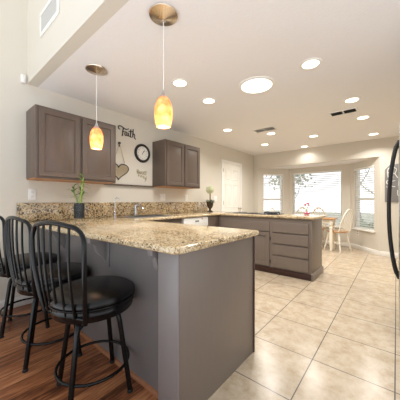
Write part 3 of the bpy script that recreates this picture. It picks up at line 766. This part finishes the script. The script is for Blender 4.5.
MB().lathe([(0, 0), (.02, 0), (.02, .006), (.009, .01), (.008, .02), (.014, .026), (0, .03)], seg=16, mtx=Matrix.Translation((XW + .001, 1.9, 1.992)) @ Matrix.Rotation(PI / 2, 4, 'Y')).build('knob', M['ink'], t, True)
MB().box(XW + .001, XW + .006, 1.89, 1.91, 1.94, 2.0, .002).build('back_plate', M['ink'], t, True)

def plate(y0, y1, z0, z1, label, kind):
    t = thing('wall_plate', label, 'outlet' if kind == 'outlet' else 'switch', (XW, (y0 + y1) / 2, z0))
    MB().box(XW + .0005, XW + .007, y0, y1, z0, z1, .003, 3).build('cover', M['plastic'], t, True)
    n = 2 if y1 - y0 > .1 else 1
    for q in range(n):
        yc = y0 + (y1 - y0) * (q + .5) / n
        if kind == 'outlet':
            for zz in (.3, .7):
                c = z0 + (z1 - z0) * zz
                s = MB().box(XW + .006, XW + .009, yc - .016, yc + .016, c - .014, c + .014, .004).build('socket', M['plastic'], t, True)
                MB().box(XW + .0085, XW + .0095, yc - .008, yc - .005, c - .006, c + .006).box(XW + .0085, XW + .0095, yc + .005, yc + .008, c - .006, c + .006).build('slot', M['grey'], s, False)
        else:
            MB().box(XW + .006, XW + .011, yc - .016, yc + .016, (z0 + z1) / 2 - .033, (z0 + z1) / 2 + .033, .003).build('rocker', M['plastic'], t, True)
plate(.783, .86, 1.155, 1.275, 'white outlet plate below the left end of the left wall cabinet', 'outlet')
plate(2.68, 2.80, 1.145, 1.265, 'white double switch plate under the right wall cabinet', 'switch')
plate(3.30, 3.375, 1.145, 1.265, 'narrow white outlet plate under the right end of the right wall cabinet', 'outlet')
plate(4.24, 4.36, 1.13, 1.25, 'white double switch plate between topiary and white door', 'switch')
mr = m_r
t = thing('wall_plate', 'white outlet plate low on the bay wall under the right window', 'outlet', tuple(mr @ Vector((.28, 0, .36))))
MB().box(.245, .315, -.007, -.0005, .34, .455, .003, mtx=mr).build('cover', M['plastic'], t, True)
for zz in (.373, .422): MB().box(.264, .296, -.01, -.006, zz - .014, zz + .014, .003, mtx=mr).build('socket', M['grey'], t, True)

# ================================================================ THINGS ON THE WORKTOP
def leaf_quad(mb, p, d, up, ln, wd):
    d = d.normalized(); s = d.cross(up).normalized()
    n = s.cross(d).normalized()
    pts = [(0, 0), (.25, .8), (.5, 1), (.8, .55), (1, 0)]
    t = mb.bm; mid = []; le = []; ri = []
    for a, b in pts:
        droop = -.35 * a * a * ln
        c = Vector(p) + d * a * ln + Vector((0, 0, droop))
        mid.append(t.verts.new(c + n * .0015)); le.append(t.verts.new(c - s * wd * b * .5 + n * .003 * b)); ri.append(t.verts.new(c + s * wd * b * .5 + n * .003 * b))
    for q in range(4):
        t.faces.new((mid[q], mid[q + 1], le[q + 1], le[q])); t.faces.new((ri[q], ri[q + 1], mid[q + 1], mid[q]))
vx, vy = -2.74, 1.163
t = thing('bamboo_vase', 'glass vase with dark filling and green lucky bamboo below the left wall cabinet', 'vase with plant', (vx, vy, CT))
vz = CT + .001
MB().lathe([(.055, 0), (.06, .003), (.061, .215), (.058, .215), (.056, .03), (0, .03)], (vx, vy, vz), 32, caps=False).lathe([(0, 0), (.055, 0)], (vx, vy, vz), 32, caps=False).build('vase', M['clear'], t, True, 'clear glass vase')
MB().lathe([(0, .034), (.053, .034), (.054, .19), (.045, .2), (0, .2)], (vx, vy, vz), 28).build('filling', M['navy'], t, True, 'dark filling')
rs = random.Random(3)
for j, (dx, dy, tx, ty, h_) in enumerate([(.012, .01, .02, .02, .49), (-.014, -.012, -.02, -.035, .38), (.016, -.02, .04, .03, .33), (-.01, .018, .0, .03, .44)]):
    pts = []
    for q in range(9):
        s = q / 8
        pts.append((vx + dx + tx * s + .006 * math.sin(6 * s), vy + dy + ty * s + .006 * math.cos(5 * s), vz + .18 + (h_ - .18) * s))
    stm = MB().tube(pts, [.009 if q % 2 else .0075 for q in range(8)] + [.004], 8).build('bamboo_stem', M['stem'], t, True)
    lm = MB()
    for q in range(15):
        s = .42 + .58 * q / 14; i0 = min(8, int(s * 8)); p = Vector(pts[i0])
        a = rs.uniform(0, 2 * PI)
        leaf_quad(lm, p, Vector((math.cos(a) * .6, math.sin(a), rs.uniform(.2, .9))), Vector((0, 0, 1)), rs.uniform(.07, .13), rs.uniform(.018, .028))
    lm.build('leaves', M['leaf'], stm, True)
# topiary urn
ux, uy = -2.93, 3.83
t = thing('topiary_urn', 'dark bronze urn with ivy and a pale green flower ball in the worktop corner', 'potted plant', (ux, uy, CT))
vz = CT + .001
MB().lathe([(0, 0), (.06, 0), (.062, .015), (.045, .022), (.022, .04), (.02, .06), (.034, .075), (.058, .11), (.068, .15), (.07, .185), (.08, .2), (.078, .207), (.06, .2), (.055, .18), (0, .178)], (ux, uy, vz), 32).build('urn', M['urn'], t, True)
MB().tube([(ux, uy, vz + .17), (ux + .004, uy, vz + .3), (ux, uy + .004, vz + .42)], .012, 10).build('stem', M['twig'], t, True)
fb = MB(); rs = random.Random(5)
for q in range(150):
    z_ = 1 - 2 * (q + .5) / 150; a = q * 2.39996; r_ = math.sqrt(1 - z_ * z_)
    d = Vector((r_ * math.cos(a), r_ * math.sin(a), z_)); c = Vector((ux, uy, vz + .455)) + d * (.066 + rs.uniform(-.012, .01))
    fb.sphere(c, .016, 1, (1, 1, .9))
fb.build('flower_ball', M['petal'], t, True, 'pale green ball of petals')
iv = MB(); rs = random.Random(9)
for q in range(70):
    a = rs.uniform(0, 2 * PI); r_ = rs.uniform(.02, .075)
    p = Vector((ux + r_ * math.cos(a), uy + r_ * math.sin(a), vz + .195 + rs.uniform(0, .045)))
    leaf_quad(iv, p, Vector((math.cos(a), math.sin(a), rs.uniform(-.3, .8))), Vector((0, 0, 1)), rs.uniform(.035, .07), rs.uniform(.025, .04))
iv.build('ivy_leaves', M['ivy'], t, True)
# soap dispenser
sx_, sy_ = -3.02, 3.60
t = thing('soap_bottle', 'small clear soap bottle with white pump in front of the backsplash, left of the urn', 'bottle', (sx_, sy_, CT))
MB().lathe([(0, .001), (.03, .001), (.032, .006), (.032, .12), (.026, .14), (.013, .15), (.013, .16), (0, .16)], (sx_, sy_, CT), 24).build('bottle', M['clear'], t, True)
MB().lathe([(.016, .158), (.016, .178), (.006, .18), (.005, .205), (.014, .206), (.014, .216), (0, .218)], (sx_, sy_, CT), 20).tube([(sx_, sy_, CT + .212), (sx_ + .03, sy_ - .01, CT + .211), (sx_ + .036, sy_ - .012, CT + .202)], .005, 8).build('pump', M['plastic'], t, True, 'white pump')
# cooktop
t = thing('cooktop', 'black cooktop with iron grate set in the far peninsula worktop', 'cooktop', (-1.98, 3.9, CT))
MB().box(-2.45, -1.5, 3.66, 4.12, CT + .0005, CT + .009, .004).build('glass_plate', M['cookglass'], t, True)
for bx_, by_ in ((-2.27, 3.78), (-2.27, 4.01), (-1.98, 3.9)):
    MB().lathe([(.03, .009), (.075, .009), (.078, .011), (.075, .0125), (.0, .0125)], (bx_, by_, CT), 28).build('burner_ring', M['iron'], t, True)
g = MB()
gx0, gx1, gy0, gy1 = -1.70, -1.51, 3.72, 3.90
for xx in [gx0 + (gx1 - gx0) * q / 4 for q in range(5)]:
    g.tube([(xx, gy0, CT + .0095), (xx, gy0 + .006, CT + .03), (xx, gy0 + .03, CT + .034), (xx, gy1 - .03, CT + .034), (xx, gy1 - .006, CT + .03), (xx, gy1, CT + .0095)], .011, 8)
for yy in (gy0 + .03, (gy0 + gy1) / 2, gy1 - .03): g.tube([(gx0, yy, CT + .026), (gx1, yy, CT + .026)], .007, 8)
g.build('grate', M['iron'], t, True, 'black ridged iron grate')
# bud vase with red flowers
fx, fy = -1.14, 4.13
t = thing('flower_vase', 'small pink glass bowl with red flowers at the back of the far peninsula', 'vase with flowers', (fx, fy, CT))
MB().lathe([(0, .001), (.03, .001), (.045, .01), (.05, .022), (.042, .034), (.02, .042), (.016, .05), (0, .048)], (fx, fy, CT), 24).build('bowl', M['pinkglass'], t, True)
for dx, dz_, r_ in ((-.03, .155, .02), (.012, .175, .024), (.03, .15, .014)):
    sm_ = MB().tube([(fx, fy, CT + .045), (fx + dx * .3, fy, CT + .1), (fx + dx, fy + .004, CT + dz_)], .003, 6).build('flower_stem', M['stem'], t, True)
    pm = MB()
    for q in range(9):
        a = q * 2.4; pm.sphere((fx + dx + math.cos(a) * r_ * .55, fy + math.sin(a) * r_ * .55, CT + dz_ + .006 * (q % 3)), r_ * .55, 1, (1, 1, .7))
    pm.build('blossom', M['redpetal'], sm_, True)

# ================================================================ DINING CORNER
tx0, tx1, ty0, ty1 = -2.04, -1.06, 5.93, 6.34
t = thing('dining_table', 'white dining table with honey wood top in front of the bay window', 'table', ((tx0 + tx1) / 2, (ty0 + ty1) / 2, 0))
MB().prism(rounded([(tx0, ty0), (tx1, ty0), (tx1, ty1), (tx0, ty1)], {0: .04, 1: .04, 2: .04, 3: .04}), .722, .75, 'z', .008, 3).build('tabletop', M['tabletop'], t, True)
MB().box(tx0 + .07, tx1 - .07, ty0 + .06, ty0 + .08, .63, .722).box(tx0 + .07, tx1 - .07, ty1 - .08, ty1 - .06, .63, .722).box(tx0 + .07, tx0 + .09, ty0 + .08, ty1 - .08, .63, .722).box(tx1 - .09, tx1 - .07, ty0 + .08, ty1 - .08, .63, .722).build('apron', M['chairwhite'], t, False)
for lx in (tx0 + .08, tx1 - .08):
    for ly in (ty0 + .07, ty1 - .07):
        lg = MB().box(lx - .036, lx + .036, ly - .036, ly + .036, .6, .72, .004)
        lg.lathe([(.02, .0), (.026, .012), (.03, .04), (.022, .06), (.03, .09), (.034, .2), (.037, .34), (.03, .46), (.024, .5), (.038, .52), (.038, .54), (.026, .56), (.034, .6)], (lx, ly, 0.001), 20)
        lg.build('leg', M['chairwhite'], t, True)
def windsor(tan):
    c = thing('windsor_chair', 'x', 'chair', (0, 0, 0))
    so = []
    for q in range(28):
        a = 2 * PI * q / 28; so.append((.205 * math.copysign(abs(math.cos(a)) ** .75, math.cos(a)), .2 * math.copysign(abs(math.sin(a)) ** .75, math.sin(a))))
    MB().prism(so, .425, .455, 'z', .008, 3).build('seat', M['tabletop'], c, True, 'honey wood seat')
    bowm = M['chairtan'] if tan else M['chairwhite']
    lp = []
    for sx, sy in ((1, 1), (-1, 1), (1, -1), (-1, -1)):
        a = Vector((sx * .12, sy * .12, .426)); b = Vector((sx * .185, sy * .2, .001)); lp.append((a, b))
        pts = [a.lerp(b, q / 8) for q in range(9)]
        MB().tube(pts, [.012, .015, .019, .021, .019, .014, .017, .014, .011], 12).build('leg', M['chairwhite'], c, True)
    def at(i, f): return lp[i][0].lerp(lp[i][1], f)
    for i, j in ((0, 2), (1, 3)): MB().tube([at(i, .55), at(i, .55).lerp(at(j, .55), .5), at(j, .55)], [.008, .012, .008], 10).build('stretcher', M['chairwhite'], c, True)
    MB().tube([at(0, .55).lerp(at(2, .55), .5), at(1, .55).lerp(at(3, .55), .5)], .01, 10).build('stretcher', M['chairwhite'], c, True)
    hoop = []
    for q in range(21):
        a = PI * q / 20; z = .455 + .50 * math.sin(a) ** .8; x = -.185 * math.cos(a) * (1 + .08 * math.sin(a))
        hoop.append((x, -.165 - .16 * (z - .455) / .5 * .8, z))
    MB().tube(hoop, .015, 10).build('back_bow', bowm, c, True)
    for q in range(6):
        x0 = -.115 + .046 * q; xt = x0 * 1.25
        a = math.acos(max(-1, min(1, -xt / .198))); zt = .455 + .50 * math.sin(a) ** .8
        MB().tube([(x0, -.165, .453), (xt, -.165 - .128 * (zt - .455) / .5, zt)], .007, 8).build('spindle', bowm if tan else M['chairwhite'], c, True)
    return c
c1 = windsor(False); c1['label'] = 'white windsor chair with wood seat at the right end of the dining table'; c1['group'] = 'windsor chairs round the dining table'
c1.location = (-1.05, 6.22, 0); c1.rotation_euler = (0, 0, math.radians(64))
dup(c1, (-2.28, 6.08, 0), math.radians(-95), 'white windsor chair at the left end of the dining table, behind the cooktop')
c2 = windsor(True); c2['label'] = 'windsor chair with tan bow back, left of the two with backs to the middle window'; c2['group'] = 'windsor chairs round the dining table'
c2.location = (-2.0, 6.53, 0); c2.rotation_euler = (0, 0, PI)
dup(c2, (-1.585, 6.53, 0), math.radians(180), 'windsor chair with tan bow back, right of the two with backs to the middle window')

# ================================================================ FRIDGE AND SIGN
fx0 = .018; fy0, fy1 = 2.46, 3.36
t = thing('refrigerator', 'tall stainless refrigerator with black bow handles at the right edge', 'refrigerator', (.4, 2.9, 0))
MB().box(fx0 + .07, .76, fy0, fy1, .02, 1.75, .006).build('body', M['black'], t, True)
MB().box(fx0 + .09, .74, fy0 + .03, fy1 - .03, 0, .02).build('plinth', M['rubber'], t, False)
FM = (fy0 + fy1) / 2
for a, b in ((fy0, FM - .003), (FM + .003, fy1)):
    MB().box(fx0, fx0 + .066, a, b, .06, 1.76, .014, 4).build('door', M['steel'], t, True)
for yy in (FM - .05, FM + .05):
    hp = []
    for q in range(25):
        s = q / 24; z = .42 + 1.28 * s
        hp.append((fx0 + .004 - .078 * math.sin(PI * s) ** .55, yy, z))
    MB().tube(hp, .0155, 12, sq=.8).build('handle', M['ink'], t, True, 'black bow handle')
# grey sign on the far wall
t = thing('wall_sign', 'grey board sign with white lettering on the far wall beside the fridge', 'sign', (-.04, YB, 1.1))
MB().prism([(-.185, 1.12), (.11, 1.12), (.11, 1.80), (.04, 1.88), (-.10, 1.88), (-.185, 1.78)], YB - .018, YB - .001, 'y', .002).build('board', M['sign'], t, True)
def sg(pts, r=.008): wsg.tube([(x, YB - .02, z) for x, z in sm(pts)], r, 6)
wsg = MB()
sg([(-.13, 1.62), (-.14, 1.76), (-.11, 1.81), (-.09, 1.77)]); sg([(-.15, 1.71), (-.10, 1.72)]); sg([(-.06, 1.6), (-.06, 1.8), (0, 1.78), (-.02, 1.70), (-.06, 1.7)]); sg([(-.03, 1.7), (.02, 1.6)])
sg([(-.10, 1.56), (-.15, 1.55), (-.15, 1.5), (-.11, 1.47), (-.12, 1.42), (-.16, 1.43)]); sg([(-.02, 1.55), (-.07, 1.53), (-.07, 1.44), (-.02, 1.43)]); sg([(.04, 1.56), (.04, 1.43), (.09, 1.43)])
sg([(.02, 1.36), (.02, 1.26), (.08, 1.26), (.08, 1.36)]); sg([(.05, 1.8), (.05, 1.64), (.09, 1.64)])
wsg.build('lettering', M['signwhite'], t, True)

# ================================================================ OUTSIDE
struct('ground_outside', MB().box(-14, 12, 7.05, 30, -.3, -.12), M['lawn'])
struct('patio', MB().box(-8, 6, 7.05, 11, -.125, -.1), M['paving'])
def tree(label, x, y, seed, hgt, spread, leaves=None, lean=0):
    rs = random.Random(seed)
    t = thing('tree', label, 'tree', (x, y, -.12))
    b = MB(); tips = []
    def grow(p, d, ln, r, lev):
        pts = [p]; q = p.copy(); dd = d.copy()
        for _ in range(5):
            dd = (dd + Vector((rs.uniform(-.2, .2), rs.uniform(-.2, .2), rs.uniform(-.05, .14)))).normalized(); q = q + dd * ln / 5; pts.append(q.copy())
        b.tube(pts, [r * (1 - .1 * i) for i in range(6)], 7)
        if lev == 0: tips.append(q); return
        for k in range(3 if lev > 1 else 4):
            a = rs.uniform(0, 2 * PI); nd = (dd * .7 + Vector((math.cos(a), math.sin(a), rs.uniform(-.1, .5))) * spread).normalized()
            grow(pts[rs.choice((3, 4, 5))], nd, ln * .72, r * .52, lev - 1)
    grow(Vector((x, y, -.2)), Vector((lean, 0, 1)).normalized(), hgt * .45, hgt * .013, 3)
    b.build('branches', M['bark'], t, True)
    if leaves:
        l = MB()
        for p in tips:
            for _ in range(10): l.sphere(p + Vector((rs.gauss(0, .2), rs.gauss(0, .2), rs.gauss(0, .2))), rs.uniform(.02, .06), 1)
        l.build('foliage', leaves, t, True)
tree('bare grey tree outside the right bay window', -.1, 13.0, 4, 5.4, .9, None, -.1)
tree('bare branching tree outside the middle bay window', -1.6, 17.0, 11, 7, .9, None, -.2)
tree('pink blossoming tree outside the left bay window', -6.6, 12.6, 21, 4.6, .8, M['blossom'])
def bush(label, x, y, r, seed, tall=1.1):
    rs = random.Random(seed); m_ = MB()
    for _ in range(90):
        d = Vector((rs.gauss(0, 1), rs.gauss(0, 1), abs(rs.gauss(0, 1)))).normalized() * r * rs.uniform(.6, 1)
        m_.sphere((x + d.x, y + d.y, -.1 + d.z * tall), r * rs.uniform(.1, .2), 1)
    m_.sphere((x, y, -.1 + r * .35 * tall), r * .7, 2, (1, 1, tall * .8))
    tag(m_.build('shrub', M['shrub'], None, True), label, 'shrub')
tree('leafy grey green tree outside, at the left side of the middle window', -3.5, 10.2, 8, 3.3, .8, M['shrub'])
bush('grey green shrub outside, low behind the white chair', -1.0, 10.4, .5, 3)
bush('round shrub outside below the blossoming tree', -4.6, 10.0, .6, 5)
